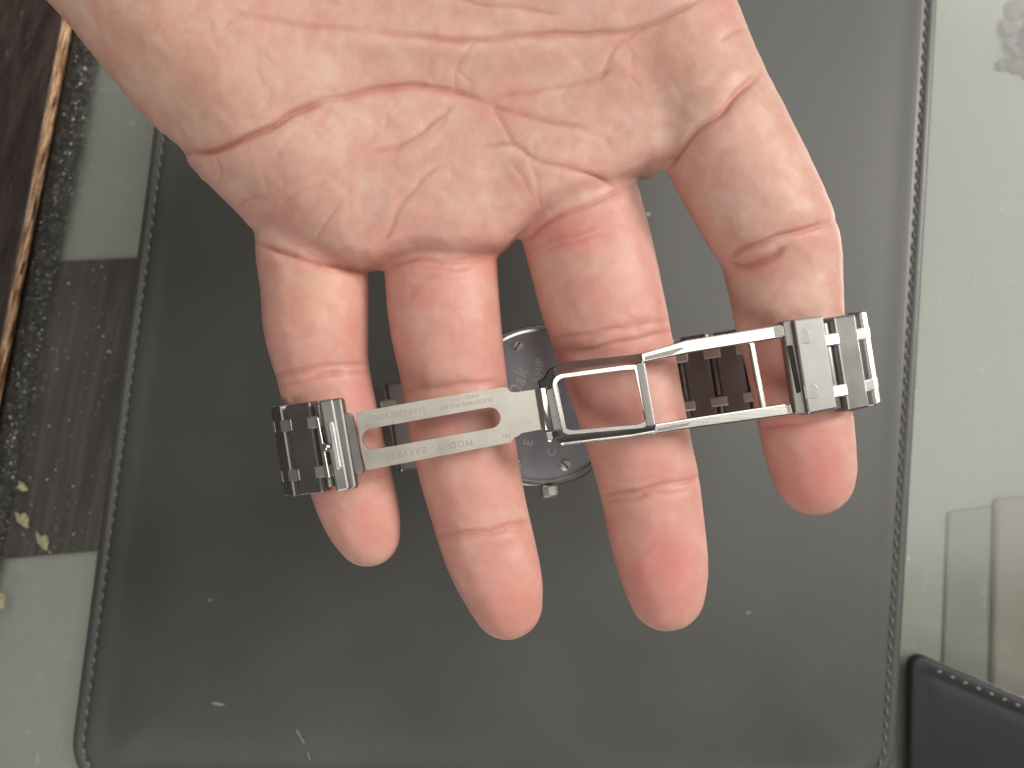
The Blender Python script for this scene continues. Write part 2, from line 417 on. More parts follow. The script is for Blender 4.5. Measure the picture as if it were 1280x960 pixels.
sm = stitch_mesh(2.4, 0.75, 1.1); sm.materials.append(M['thread'])
loop = rounded(corners, 2.95, 14.5); loop = np.vstack([loop, loop[:1]])
def in_view(x, y, margin=30):
    q = RX.T @ (np.array([x, y, TZ])-np.array([0,0,CAM_H])); px = 640+F_PX*q[0]/-q[2]; py = 480-F_PX*q[1]/-q[2]
    return -margin < px < 1280+margin and -margin < py < 960+margin
run_stitches(loop, 3.3, 4.35, sm, tray, to, in_view)
# little flecks and scuffs lying on the tray
def fleck(x, y, sx, sy, rot, name, label, cat, m, group=None):
    c0 = Wp(x, y, 5.07)*MM
    bm = bmesh.new(); bmesh.ops.create_icosphere(bm, subdivisions=2, radius=1)
    for v in bm.verts:
        v.co *= 1+0.3*math.sin(v.co.x*4+x)+0.15*math.sin(v.co.y*9)
        v.co = Vector((v.co.x*sx, v.co.y*sy, max(0, v.co.z*.22+.02)))*MM
    me = bpy.data.meshes.new(name); bm.to_mesh(me); bm.free(); me.materials.append(m)
    o = bpy.data.objects.new(name, me); C.objects.link(o); o.location = c0; o.rotation_euler.z = rot
    return tag(o, label, cat, group)
fleck(810,268,.55,.45,0,'lint','white fleck of lint on the tray between middle and index finger','lint',M['grit'],'lint flecks on the tray')
fleck(272,880,2.3,.35,-.15,'lint','grey sliver of lint lying flat at the lower left of the tray','lint',M['lint'],'lint flecks on the tray')
fleck(375,920,1.8,.22,-1.0,'lint','thin slanted thread of lint near the bottom border of the tray','lint',M['lint'],'lint flecks on the tray')
fleck(386,945,1.3,.2,-1.3,'lint','short upright thread of lint nearest the bottom border of the tray','lint',M['lint'],'lint flecks on the tray')
fleck(935,766,.5,.4,0,'lint','grey fleck of lint on the tray below the index fingertip','lint',M['lint'],'lint flecks on the tray')
fleck(262,750,.45,.35,.3,'lint','dim fleck of lint on the tray left of the little fingertip','lint',M['lint'],'lint flecks on the tray')

# black leather case, lower right
KZ = 3.2
kc = [Wp(1138,812,KZ), Wp(1420,932,KZ), Wp(1420,1250,KZ), Wp(1132,1250,KZ)]
ko = Wp(1250, 930, 0)*MM; ko[2] = 0
case = empty('leather_case', ko); tag(case, 'black leather case with pale stitching, beside the lower right corner of the tray', 'case')
tray_mesh('cover', kc, [(0.5,0),(0,.5),(0,2.3),(.4,2.95),(1.2,3.2),(3.3,3.2),(4.0,3.0),(4.7,3.15),(8,3.35),(14,3.4)], 3.0, M['black_leather'], case, ko)
sm2 = stitch_mesh(1.5, 0.75, 0.6); sm2.materials.append(M['thread_light'])
a = Wp(1166,836,KZ); b = Wp(1420,944,KZ)
run_stitches([a[:2], b[:2]], 3.6, 3.2, sm2, case, ko, in_view, twist=0.25, jit=.25)

# speckled lump at the top right, under the glass
lump = empty('stone_cluster', Wp(1278, 40, -4.9)*MM); lo = Wp(1278,40,-4.9)*MM
tag(lump, 'blurred grey-brown speckled cluster under the glass at the top right corner', 'stones')
M['stone'] = plain('speckled_stone', (0.26,0.235,0.215), 0.5, 0.75, 700)
ms = []
for k in range(4):
    bm = bmesh.new(); bmesh.ops.create_icosphere(bm, subdivisions=2, radius=1)
    for v in bm.verts: v.co *= 1+.18*math.sin(v.co.x*4+k*3)*math.cos(v.co.y*5)+random.gauss(0,.03)
    me = bpy.data.meshes.new('stone'); bm.to_mesh(me); bm.free(); me.materials.append(M['stone']); ms.append(me)
for (x, y, r) in ((1268,12,3.6),(1290,10,4),(1262,34,3.0),(1282,40,4.2),(1263,56,2.2),(1287,66,3.4),(1266,84,3),(1254,80,2),(1284,92,2.6),(1272,70,2)):
    o = bpy.data.objects.new('stone', random.choice(ms)); C.objects.link(o); o.parent = lump
    o.location = Vector(Wp(x, y, -4.9)*MM-lo); o.scale = (r*MM, r*MM, r*.36*MM); o.rotation_euler = (random.random()*6, random.random()*6, random.random()*6)

# ------------------------------------------------------------------ the hand: one continuous skin from an implicit body
VOX = 0.36
GX0, GX1, GY0, GY1, GZ0, GZ1 = -98., 62., -46., 112., 80., 125.
gx = np.arange(GX0, GX1, VOX, dtype=np.float32); gy = np.arange(GY0, GY1, VOX, dtype=np.float32); gz = np.arange(GZ0, GZ1, VOX, dtype=np.float32)
ZS = 0.88
def catmull(P, per=14):
    P = np.array(P, float); Q = np.vstack([2*P[0]-P[1], P, 2*P[-1]-P[-2]]); out = []
    for i in range(len(P)-1):
        p0, p1, p2, p3 = Q[i:i+4]
        for t in np.arange(per)/per:
            out.append(.5*((2*p1)+(-p0+p2)*t+(2*p0-5*p1+4*p2-p3)*t*t+(-p0+3*p1-3*p2+p3)*t**3))
    out.append(P[-1]); return np.array(out)
def sphere_field(F, samples, zs=ZS):
    for x, y, z, r in samples:
        m = 4.0
        i0, i1 = np.searchsorted(gx, [x-r-m, x+r+m]); j0, j1 = np.searchsorted(gy, [y-r-m, y+r+m]); k0, k1 = np.searchsorted(gz, [z-r*zs-m, z+r*zs+m])
        if i1 <= i0 or j1 <= j0 or k1 <= k0: continue
        d = np.sqrt((gx[i0:i1, None, None]-np.float32(x))**2+(gy[None, j0:j1, None]-np.float32(y))**2+((gz[None, None, k0:k1]-np.float32(z))/np.float32(zs))**2)-np.float32(r)
        v = F[i0:i1, j0:j1, k0:k1]; np.minimum(v, d, out=v)
def finger(ctrl):
    P = []
    for px, py, z, hw in ctrl:
        d = D(px, py, z); P.append([*d, hw*(CAM_H-z)/F_PX])
    return catmull(P)
FINGERS = {
 'little': [(392,225,98,66),(388,300,98,68),(393,355,99.3,67),(395,405,99.8,65),(402,455,99.3,58.5),(413,505,99.5,56),(427,560,99.6,53.5),(443,618,99,51),(453,648,98.6,47),(460,668,98.2,40)],
 'ring':   [(545,215,98,68),(550,300,98.2,70),(552,350,99.6,70.5),(557,405,100.2,69.5),(567,470,99.4,66),(580,555,100,64.5),(597,632,99.5,60.5),(613,690,99.4,57.5),(626,728,99,52),(634,755,98.4,44)],
 'middle': [(700,190,98.5,80),(728,280,99,79),(740,325,100.2,78.5),(752,375,100.6,77),(770,440,99.6,72),(794,535,100.4,65.5),(811,605,99.6,62.5),(821,665,99.6,60),(829,710,99.3,55.5),(833,740,98.6,48)],
 'index':  [(850,60,103,82),(888,140,104.5,82),(922,205,105.2,81),(952,262,104.2,79),(971,300,102.8,75),(979,338,101.8,72),(986,395,101.4,67),(998,470,100.2,60.5),(1008,535,99.6,58),(1015,575,98.8,54.5),(1018,594,98.3,50)],
}
FF = {}
shape = (len(gx), len(gy), len(gz))
Ff = np.full(shape, 6.0, np.float32)
for k in ('little', 'ring', 'middle'): sphere_field(Ff, finger(FINGERS[k]))
Fi = np.full(shape, 6.0, np.float32); sphere_field(Fi, finger(FINGERS['index']))

# palm: traced outline, inflated front and back
side_l = [(322,303),(318,296),(305,276),(292,262),(272,243),(252,224),(238,208),(232,193),(222,182),(200,165),(170,135),(135,92),(95,42),(58,0),(15,-60),(-30,-130),(-50,-220),(-30,-330)]
side_r = [(930,-330),(960,-240),(950,-140),(928,-50),(915,0),(932,52),(948,92)]
low = [(948,92),(922,116),(896,146),(868,178),(848,204),(832,219),(815,219),(797,228),(770,240),(740,252),(705,266),(675,281),(655,297),(640,313),(625,322),(600,327),(560,330),(520,327),(490,334),(470,342),(445,343),(415,336),(385,328),(350,318),(322,303)]
ZP = 99.5
def seg_dist(px_line, X, Y, zp=ZP):
    P = np.array([D(x, y, zp)[:2] for x, y in px_line]); best = np.full(X.shape, 1e9)
    for a, b in zip(P[:-1], P[1:]):
        ab = b-a; t = np.clip(((X-a[0])*ab[0]+(Y-a[1])*ab[1])/(ab@ab), 0, 1)
        best = np.minimum(best, np.hypot(X-a[0]-t*ab[0], Y-a[1]-t*ab[1]))
    return best
def inside(P, X, Y):
    r = np.zeros(X.shape, bool)
    for a, b in zip(P, np.roll(P, -1, 0)):
        c = (a[1] > Y) != (b[1] > Y)
        with np.errstate(divide='ignore', invalid='ignore'): xi = (b[0]-a[0])*(Y-a[1])/(b[1]-a[1]+1e-12)+a[0]
        r ^= c & (X < xi)
    return r
X2, Y2 = np.meshgrid(gx.astype(float), gy.astype(float), indexing='ij')
ZL = 108.0
ins = inside(np.array([D(x, y, ZP)[:2] for x, y in side_l[1:]+side_r[:-1]]+[D(x, y, ZL)[:2] for x, y in low]), X2, Y2); sg = np.where(ins, 1., -1.)
dl = seg_dist(side_l, X2, Y2)*sg; dr = seg_dist(side_r, X2, Y2)*sg; dw = seg_dist(low, X2, Y2, ZL)*sg
for a in (dl, dr, dw): a[:] = np.where(ins, a, np.where(np.abs(a) <= np.minimum(np.minimum(np.abs(dl), np.abs(dr)), np.abs(dw))+1e-9, a, np.maximum(a, -3)))
def gauss2(px, py, sx, sy, rot=0):
    c = D(px, py, 110); s = (CAM_H-110)/F_PX; u, v = X2-c[0], Y2-c[1]; r = math.radians(rot)
    a = u*math.cos(r)+v*math.sin(r); b = -u*math.sin(r)+v*math.cos(r)
    return np.exp(-(a/(sx*s))**2-(b/(sy*s))**2)
Tf = (11.0 + 3.2*gauss2(240,40,210,120,-35) + 3.5*gauss2(760,-110,260,120) - 1.5*gauss2(560,120,190,60,10)
      + 0.7*gauss2(385,245,70,60,-20) + 0.9*gauss2(530,265,75,58) + 1.0*gauss2(690,215,80,58,20) + 0.9*gauss2(835,130,75,75,35)
      - .4*gauss2(460,270,26,60) - .4*gauss2(615,250,26,55,-20) - .3*gauss2(765,185,28,50,-30) + 1.0*gauss2(560,60,160,25,-4))
q = np.maximum(1-dl/17., 0)**2+np.maximum(1-dr/13., 0)**2
Tf = Tf-1.3*np.exp(-(np.maximum(dw, 0)/6.5)**2)-2.0*gauss2(345,300,75,34,-15)
zz = gz[None, None, :]-np.float32(ZP)
T3 = np.where(zz > 0, Tf[:, :, None].astype(np.float32), np.float32(13.0))
dw3 = dw[:, :, None].astype(np.float32)-np.clip(np.float32(108.5-ZP)-zz, 0, 7)*np.float32(0.24)
Fp = (np.sqrt(q[:, :, None].astype(np.float32)+np.maximum(1-dw3/np.float32(4.6), 0)**2+(zz/T3)**2)-1)*np.float32(9.0)
del dw3
del T3
def smin(a, b, k):
    h = np.maximum(k-np.abs(a-b), 0)/k
    return np.minimum(a, b)-h*h*np.float32(k*.25)
Fa = smin(Fp, Ff, np.float32(1.5)); Fa = smin(Fa, Fi, np.float32(1.8))
# close the field on the box border
Fa[[0, -1]] = 1; Fa[:, [0, -1]] = 1; Fa[:, :, [0, -1]] = 1
del Fp, Ff, Fi

def surface_nets(F):
    S = F < 0; cnt = np.zeros(tuple(n-1 for n in F.shape), np.uint8); cor = []
    for dx in (0, 1):
        for dy in (0, 1):
            for dz in (0, 1):
                cor.append((dx, dy, dz)); cnt += S[dx:S.shape[0]-1+dx, dy:S.shape[1]-1+dy, dz:S.shape[2]-1+dz]
    act = np.argwhere((cnt > 0) & (cnt < 8)); idx = -np.ones(cnt.shape, np.int32); idx[tuple(act.T)] = np.arange(len(act))
    vals = {c: F[act[:,0]+c[0], act[:,1]+c[1], act[:,2]+c[2]] for c in cor}
    pos = np.zeros((len(act), 3)); n = np.zeros(len(act))
    for a in cor:
        for ax in range(3):
            if a[ax]: continue
            b = list(a); b[ax] = 1; b = tuple(b); va, vb = vals[a], vals[b]; m = (va < 0) != (vb < 0)
            t = np.where(m, va/np.where(m, va-vb, 1), 0); p = np.tile(np.array(a, float), (len(act), 1)); p[:, ax] = t
            pos += p*m[:, None]; n += m
    V = act+pos/n[:, None]; quads = []
    for ax in range(3):
        s0 = [slice(None)]*3; s1 = [slice(None)]*3; s0[ax] = slice(0, -1); s1[ax] = slice(1, None)
        A = S[tuple(s0)]; B = S[tuple(s1)]; e = np.argwhere(A != B); o1, o2 = (ax+1) % 3, (ax+2) % 3
        e = e[(e[:, o1] > 0) & (e[:, o2] > 0) & (e[:, o1] < F.shape[o1]-1) & (e[:, o2] < F.shape[o2]-1)]
        ids = []
        for k1, k2 in ((1, 1), (0, 1), (0, 0), (1, 0)):
            c = e.copy(); c[:, o1] -= k1; c[:, o2] -= k2; ids.append(idx[tuple(c.T)])
        qd = np.stack(ids, 1); fl = ~A[tuple(e.T)]; qd[fl] = qd[fl][:, ::-1]; quads.append(qd)
    return V, np.vstack(quads)
V, Q = surface_nets(Fa); del Fa
V = V*VOX+np.array([gx[0], gy[0], gz[0]])
E = np.unique(np.sort(np.vstack([Q[:, [0,1]], Q[:, [1,2]], Q[:, [2,3]], Q[:, [3,0]]]), 1), axis=0)
deg = np.bincount(E.ravel(), minlength=len(V)).astype(float)
def lap(V):
    out = np.stack([np.bincount(E[:,0], V[E[:,1], k], len(V))+np.bincount(E[:,1], V[E[:,0], k], len(V)) for k in range(3)], 1)
    return out/deg[:, None]
for _ in range(4): V = V*0.4+lap(V)*0.6; 
def normals(V):
    a = V[Q[:,2]]-V[Q[:,0]]; b = V[Q[:,3]]-V[Q[:,1]]; fn = np.cross(a, b); N = np.zeros_like(V)
    for k in range(4):
        for c in range(3): N[:, c] += np.bincount(Q[:, k], fn[:, c], len(V))
    return N/np.maximum(np.linalg.norm(N, axis=1), 1e-9)[:, None]
N = normals(V)
if N[np.argmax(V[:,2]), 2] < 0: Q = Q[:, ::-1]; N = -N
# creases (traced polylines: photo pixels), depth mm, half width px
PXV = np.stack([640+F_PX*V[:,0]/(CAM_H-V[:,2]), 480-F_PX*V[:,1]/(CAM_H-V[:,2])], 1)
front = np.clip((N[:,2]-0.05)/0.35, 0, 1)
CREASES = [
 ([(228,193),(268,190),(300,178),(335,160),(372,138),(405,125)], 1.5, 6, 1.0),
 ([(405,125),(440,118),(480,110),(515,108),(545,110),(570,115),(605,128)], 1.0, 5.5, .9),
 ([(605,128),(640,140),(690,152),(735,160)], .55, 4, .7),
 ([(280,12),(330,22),(390,32),(460,36)], .35, 5, .5),
 ([(460,36),(520,44),(570,50),(630,46),(700,42),(760,40),(800,36),(830,20),(862,6),(885,-8)], .8, 5, .8),
 ([(600,128),(640,118),(700,108),(738,100),(770,85)], .4, 3.5, .5),
 ([(460,190),(495,180),(530,162),(565,133)], .4, 3.5, .5),
 ([(595,180),(640,180),(670,200),(710,210),(745,222),(768,234)], .55, 3.5, .65),
 ([(612,132),(628,155),(640,178)], .3, 3, .35),
 ([(545,205),(520,232),(495,265),(476,312)], .35, 3, .35),
 ([(318,302),(352,315),(385,324),(425,334),(455,340)], .9, 4, .9),
 ([(485,333),(520,324),(560,328),(615,324)], .5, 4, .8),
 ([(655,300),(690,276),(740,254),(785,236)], .6, 4, .9),
 ([(662,312),(700,296),(748,284)], .25, 3, .4),
 ([(668,318),(712,304),(760,290)], .2, 3, .3),
 ([(952,88),(922,116),(896,146),(868,166),(842,196),(826,214)], 1.0, 6, .75),
 ([(905,329),(936,336),(963,324),(985,311)], .9, 5, .8),
 ([(905,325),(930,312),(955,302),(998,289),(1048,276)], 1.1, 5.5, .8),
 ([(340,472),(380,461),(420,456),(464,454)], .5, 4.5, .6),
 ([(350,484),(390,472),(430,466),(466,468)], .3, 3.5, .45),
 ([(545,669),(590,668),(630,659),(664,648)], .55, 4.5, .6),
 ([(745,619),(790,615),(840,605),(880,596)], .6, 5, .6),
 ([(752,628),(795,624),(835,616)], .25, 3, .35),
 ([(690,425),(730,418),(790,408),(842,398)], .35, 4, .45),
 ([(692,440),(735,436),(790,425),(846,414)], .4, 4, .5),
 ([(500,492),(550,484),(632,474)], .35, 4, .5),
 ([(388,612),(430,606),(494,594)], .3, 4, .4),
 ([(946,532),(1000,530),(1068,520)], .4, 4, .5),
 ([(700,20),(660,12),(600,6),(560,-8)], .3, 4, .4),
 ([(935,36),(915,42),(900,50)], .35, 3, .4),
 ([(752,102),(758,80),(775,55),(800,38)], .25, 3, .35),
 ([(568,115),(572,85),(585,62),(596,48)], .25, 3, .35),
 ([(572,88),(590,105)], .2, 2.5, .3),
 ([(268,232),(275,214),(270,198)], .25, 3.5, .3),
 ([(292,262),(310,250),(330,246)], .3, 4, .35),
 ([(640,205),(655,225),(668,250)], .2, 3, .3),
 ([(660,200),(672,230),(674,262)], .2, 3, .3),
 ([(430,250),(410,275),(395,305)], .2, 3, .25),
 ([(350,262),(372,240),(410,226)], .25, 4, .25),
]
for _ in range(46):                       # faint secondary lines of the palm and the finger roots
    x, y = rng.uniform(250, 880), rng.uniform(20, 300)
    if y > 330-abs(x-520)*.28: continue
    t = math.radians(rng.normal(100 if x < 600 else 60, 22)); l = rng.uniform(14, 42); c_ = rng.normal(0, 5)
    CREASES.append(([(x, y), (x+l*.5*math.cos(t)+c_, y+l*.5*math.sin(t)), (x+l*math.cos(t), y+l*math.sin(t))], rng.uniform(.04,.12), 2.8, rng.uniform(.08,.22)))
for _ in range(40):
    f = rng.choice(['little', 'ring', 'middle', 'index']); cx = {'little':395,'ring':556,'middle':748,'index':930}[f]
    x = cx+rng.normal(0, 34); y = rng.uniform(345, 450) if f != 'index' else rng.uniform(190, 280); l = rng.uniform(14, 34)
    k = {'little':0,'ring':.05,'middle':.24,'index':.5}[f]
    CREASES.append(([(x, y), (x+l*.5*k+rng.normal(0,1.5), y+l*.5), (x+l*k, y+l)], rng.uniform(.02,.06), 2.6, rng.uniform(.05,.13)))
for (ax, ay, bx, by) in ((480,338,618,330),(325,312,455,348),(345,470,462,458),(690,432,846,405),(548,668,662,654),(748,622,876,602)):
    for _ in range(5):                    # fine wrinkles running along the finger joints
        t0 = rng.uniform(0,.6); t1 = t0+rng.uniform(.2,.4); o = rng.normal(0, 8)
        P0 = (ax+(bx-ax)*t0, ay+(by-ay)*t0+o); P1 = (ax+(bx-ax)*t1, ay+(by-ay)*t1+o+rng.normal(0,4))
        CREASES.append(([P0, ((P0[0]+P1[0])/2, (P0[1]+P1[1])/2+2), P1], rng.uniform(.1,.22), 2.8, rng.uniform(.12,.35)))
disp = np.zeros(len(V)); crease = np.zeros(len(V))
wob = 1.2*np.sin(PXV[:,0]*.11+1.3*np.sin(PXV[:,1]*.07))+1.0*np.sin(PXV[:,1]*.13+PXV[:,0]*.05)
for line, depth, w, redk in CREASES:
    P = catmull([(x, y) for x, y in line], 6); lo = P.min(0)-w*6; hi = P.max(0)+w*6
    sel = np.where((PXV[:,0] > lo[0]) & (PXV[:,0] < hi[0]) & (PXV[:,1] > lo[1]) & (PXV[:,1] < hi[1]) & (front > 0) & (V[:,2] > 98))[0]
    X, Y = PXV[sel,0]+wob[sel], PXV[sel,1]+wob[sel]*.6; best = np.full(len(sel), 1e9); tp = np.zeros(len(sel))
    for i, (a, b) in enumerate(zip(P[:-1], P[1:])):
        ab = b-a; t = np.clip(((X-a[0])*ab[0]+(Y-a[1])*ab[1])/max(ab@ab, 1e-9), 0, 1); d = np.hypot(X-a[0]-t*ab[0], Y-a[1]-t*ab[1])
        mm = d < best; best[mm] = d[mm]; tp[mm] = (i+t[mm])/(len(P)-1)
    fade = np.clip(np.minimum(tp, 1-tp)*6+.25, 0, 1)*front[sel]
    prof = -np.exp(-(best/(w*.62))**2)*1.0-0.35*np.exp(-(best/(w*2.0))**2)+0.12*np.exp(-((best-w*3.0)/(w*1.8))**2)
    disp[sel] += depth*prof*fade*(.62 if depth < 1.05 or line[0][0] < 400 else .5)
    crease[sel] = np.maximum(crease[sel], redk*np.exp(-(best/(w*.8))**2)*fade)
# broad soft unevenness of flesh
low_n = (np.sin(V[:,0]*.42+1.7*np.sin(V[:,1]*.23))*np.sin(V[:,1]*.37+.9*np.sin(V[:,0]*.31))*.09
         + np.sin(V[:,0]*.93+2*np.sin(V[:,1]*.6))*np.sin(V[:,1]*.81+1.4*np.sin(V[:,0]*.7))*.05)
V = V+N*(disp+low_n*front)[:, None]
red = np.zeros(len(V)); yel = np.zeros(len(V))
red += .09
red += .26*np.clip((PXV[:,1]-300)/60, 0, 1)*np.where((PXV[:,0] > 880) & (PXV[:,1] < 520), np.clip((PXV[:,1]-430)/90, 0.1, 1), 1)  # red held back on the index finger so it looks better lit
for x, y, sx, sy, a in [(455,660,55,60,.42),(635,745,60,70,.5),(825,710,60,75,.62),(1010,590,60,60,.6),(470,330,150,30,.35),(620,330,60,40,.45),(720,290,80,40,.55),
                        (800,440,90,50,.42),(620,460,60,40,.45),(440,490,60,40,.4),(860,300,35,70,.3),(945,335,50,20,.3),(960,400,40,20,.2),(560,470,60,30,.3),
                        (620,120,60,40,.22),(500,300,110,60,.22),(840,60,80,50,.2),(720,240,90,50,.2),(865,230,30,50,.2),(560,530,70,20,.4),(770,520,70,50,.42),(980,470,40,50,.5),(990,530,60,30,.55),(420,580,60,35,.4)]:
    red = np.maximum(red, 1.3*a*np.exp(-((PXV[:,0]-x)/sx)**2-((PXV[:,1]-y)/sy)**2))
for x, y, sx, sy, a in [(170,40,160,130,.15),(640,70,240,40,.15),(300,90,120,80,.2),(390,370,40,40,.25)]:
    yel = np.maximum(yel, a*np.exp(-((PXV[:,0]-x)/sx)**2-((PXV[:,1]-y)/sy)**2))
VW = d2w(V); ho = d2w([D(600, 150, 90)])[0]
me = bpy.data.meshes.new('hand')
me.vertices.add(len(V)); me.vertices.foreach_set('co', (VW-ho).astype(np.float32).ravel())
me.loops.add(len(Q)*4); me.loops.foreach_set('vertex_index', Q.astype(np.int32).ravel())
me.polygons.add(len(Q)); me.polygons.foreach_set('loop_start', np.arange(0, len(Q)*4, 4, dtype=np.int32))
me.polygons.foreach_set('use_smooth', np.ones(len(Q), bool)); me.update(calc_edges=True)
ca = me.color_attributes.new('skin', 'FLOAT_COLOR', 'POINT')
ca.data.foreach_set('color', np.stack([crease, red, yel, np.ones(len(V))], 1).astype(np.float32).ravel())
me.materials.append(M['skin'])
hand = bpy.data.objects.new('hand', me); C.objects.link(hand); hand.location = ho
tag(hand, 'open left hand, palm up, with four spread fingers through a watch bracelet', 'hand')

# ------------------------------------------------------------------ the watch
CA, SA = math.cos(math.radians(9.0)), math.sin(math.radians(9.0))
V0 = -5.0
def uvz(u, v, z): v = v+V0; return np.array([u*CA-v*SA, u*SA+v*CA, z])          # along, across, up -> held-object frame
CU, CV, CZ = 5.2, -0.3, 64.0
wo = d2w([uvz(CU, CV, CZ)])[0]
watch = empty('wrist_watch', wo)
tag(watch, 'steel wrist watch with open folding clasp, its link bracelet around four fingers', 'watch')
RW = Matrix(RX.tolist()) @ Matrix([[CA,-SA,0],[SA,CA,0],[0,0,1]])
def wmat(u, v, z, ang=0.0, scl=(1,1,1)):
    """placement inside the watch: ang tilts the local x axis towards -z in the plane of the loop"""
    loc = Vector(d2w([uvz(u, v, z)])[0]-wo)
    R = RW @ Matrix.Rotation(ang, 3, 'Y')
    return Matrix.Translation(loc) @ R.to_4x4() @ Matrix.Diagonal((*scl, 1))
def wpart(name, me, Mx, m=None, parent=None):
    o = bpy.data.objects.new(name, me); C.objects.link(o); o.parent = parent or watch
    o.matrix_basis = Mx
    if m is not None and not me.materials: me.materials.append(m)
    return o
def poly_part(name, px_poly, zf, th, m, bev=0.0, parent=None, hole=None, seg=2):
    zf = zf if callable(zf) else (lambda x, y, z=zf: z)
    def lift(P, dz): return [d2w([D(x, y, zf(x, y))])[0]*1.0 for x, y in P] if dz == 0 else [d2w([D(x, y, zf(x, y))-np.array([0,0,dz])])[0] for x, y in P]
    if hole is None: Vv, Fc = prism(lift(px_poly, 0), lift(px_poly, th))
    else: Vv, Fc = ring_prism(lift(px_poly, 0), lift(hole, 0), lift(px_poly, th), lift(hole, th))
    o = link_mesh(name, Vv, Fc, m, parent or watch, origin=wo)
    bm = bmesh.new(); bm.from_mesh(o.data); bmesh.ops.recalc_face_normals(bm, faces=bm.faces); bm.to_mesh(o.data); bm.free()
    if bev: bevel(o, bev*MM, seg)
    return o
def box_me(name, lx, ly, lz, bev, taper=0.0):
    bm = bmesh.new(); bmesh.ops.create_cube(bm, size=1)
    for v in bm.verts:
        k = 1-taper*(abs(v.co.z-.5) < .01)
        v.co = Vector((v.co.x*lx*k, v.co.y*ly, v.co.z*lz))*MM
    bmesh.ops.bevel(bm, geom=list(bm.edges), offset=bev*MM, segments=2, affect='EDGES', profile=.5)
    me = bpy.data.meshes.new(name); bm.to_mesh(me); bm.free(); return me
def cyl_me(name, r, h, seg=32, bev=0.0, axis='Z'):
    bm = bmesh.new(); bmesh.ops.create_cone(bm, cap_ends=True, segments=seg, radius1=r*MM, radius2=r*MM, depth=h*MM)
    if bev:
        es = [e for e in bm.edges if e.calc_face_angle(0) > 1.0]; bmesh.ops.bevel(bm, geom=es, offset=bev*MM, segments=2, affect='EDGES', profile=.5)
    if axis == 'Y': bmesh.ops.rotate(bm, verts=bm.verts, matrix=Matrix.Rotation(math.pi/2, 3, 'X'))
    me = bpy.data.meshes.new(name); bm.to_mesh(me); bm.free()
    return me
def smooth(me, ang=35):
    for p in me.polygons: p.use_smooth = True
    me.set_sharp_from_angle(angle=math.radians(ang)); return me

# case: rounded octagonal body, bezel below, caseback towards the hand
def octo(r, k, n=64, e=5.0):
    out = []
    for i in range(n):
        a = 2*math.pi*i/n; rr = min(1/max(abs(math.cos(a-j*math.pi/4)), 1e-3) for j in range(8)); rr = 1+(rr-1)*0+0
        oc = 1/max(math.cos(((a+math.pi/8) % (math.pi/4))-math.pi/8), .1)
        out.append((r*(1+(oc-1)*k)*math.cos(a), r*(1+(oc-1)*k)*math.sin(a)))
    return out
def lathe_me(name, rings, fill=(True, True)):
    V = []; Fc = []
    for (pts, z) in rings: V += [Vector((x*MM, y*MM, z*MM)) for x, y in pts]
    n = len(rings[0][0])
    for k in range(1, len(rings)):
        for i in range(n): j = (i+1) % n; Fc.append([(k-1)*n+i, (k-1)*n+j, k*n+j, k*n+i])
    if fill[0]: Fc.append(list(range(n-1, -1, -1)))
    if fill[1]: Fc.append([(len(rings)-1)*n+i for i in range(n)])
    me = bpy.data.meshes.new(name); me.from_pydata(V, [], Fc); me.update(); return smooth(me)
me = lathe_me('case', [(octo(15.6,.8), -5.2), (octo(16.4,.6), -4.6), (octo(16.6,.3), -1.6), (octo(16.2,0), -.6), (octo(15.7,0), -.2)]); wpart('case', me, wmat(CU, CV, CZ), M['polished'])
me = lathe_me('bezel', [(octo(13.0,1), -7.4), (octo(14.4,1), -7.0), (octo(15.0,1), -5.25)]); wpart('bezel', me, wmat(CU, CV, CZ), M['brushed'])
me = lathe_me('caseback', [(octo(15.2,0), -.35), (octo(15.2,0), .1), (octo(14.9,0), .42), (octo(14.2,0), .45), (octo(14.0,0), .5)]); cb = wpart('caseback', me, wmat(CU, CV, CZ), M['caseback'])
sme = smooth(cyl_me('screw', 1.1, .5, 20, .12)); sme.materials.append(M['satin'])
slot = box_me('slot', 1.9, .32, .12, .02); slot.materials.append(M['dark'])
for a in range(8):
    g = math.radians(a*45+22-9); r = 13.0
    sc = bpy.data.objects.new('screw', sme); C.objects.link(sc); sc.parent = cb
    sc.location = (r*math.cos(g)*MM, r*math.sin(g)*MM, .62*MM); 
    o = bpy.data.objects.new('screw_slot', slot); C.objects.link(o); o.parent = cb
    o.location = (r*math.cos(g)*MM, r*math.sin(g)*MM, .85*MM); o.rotation_euler.z = g+a*1.1
# crown on the lower side
cm = cyl_me('crown', 1.75, 2.4, 8, .35, 'Y'); wpart('crown', cm, wmat(CU-1.2, CV-17.5, CZ-1.4), M['satin'])
wpart('crown_stem', smooth(cyl_me('crown_stem', .9, 1.8, 16, .1, 'Y')), wmat(CU-1.2, CV-15.6, CZ-2.0), M['dark_steel'])

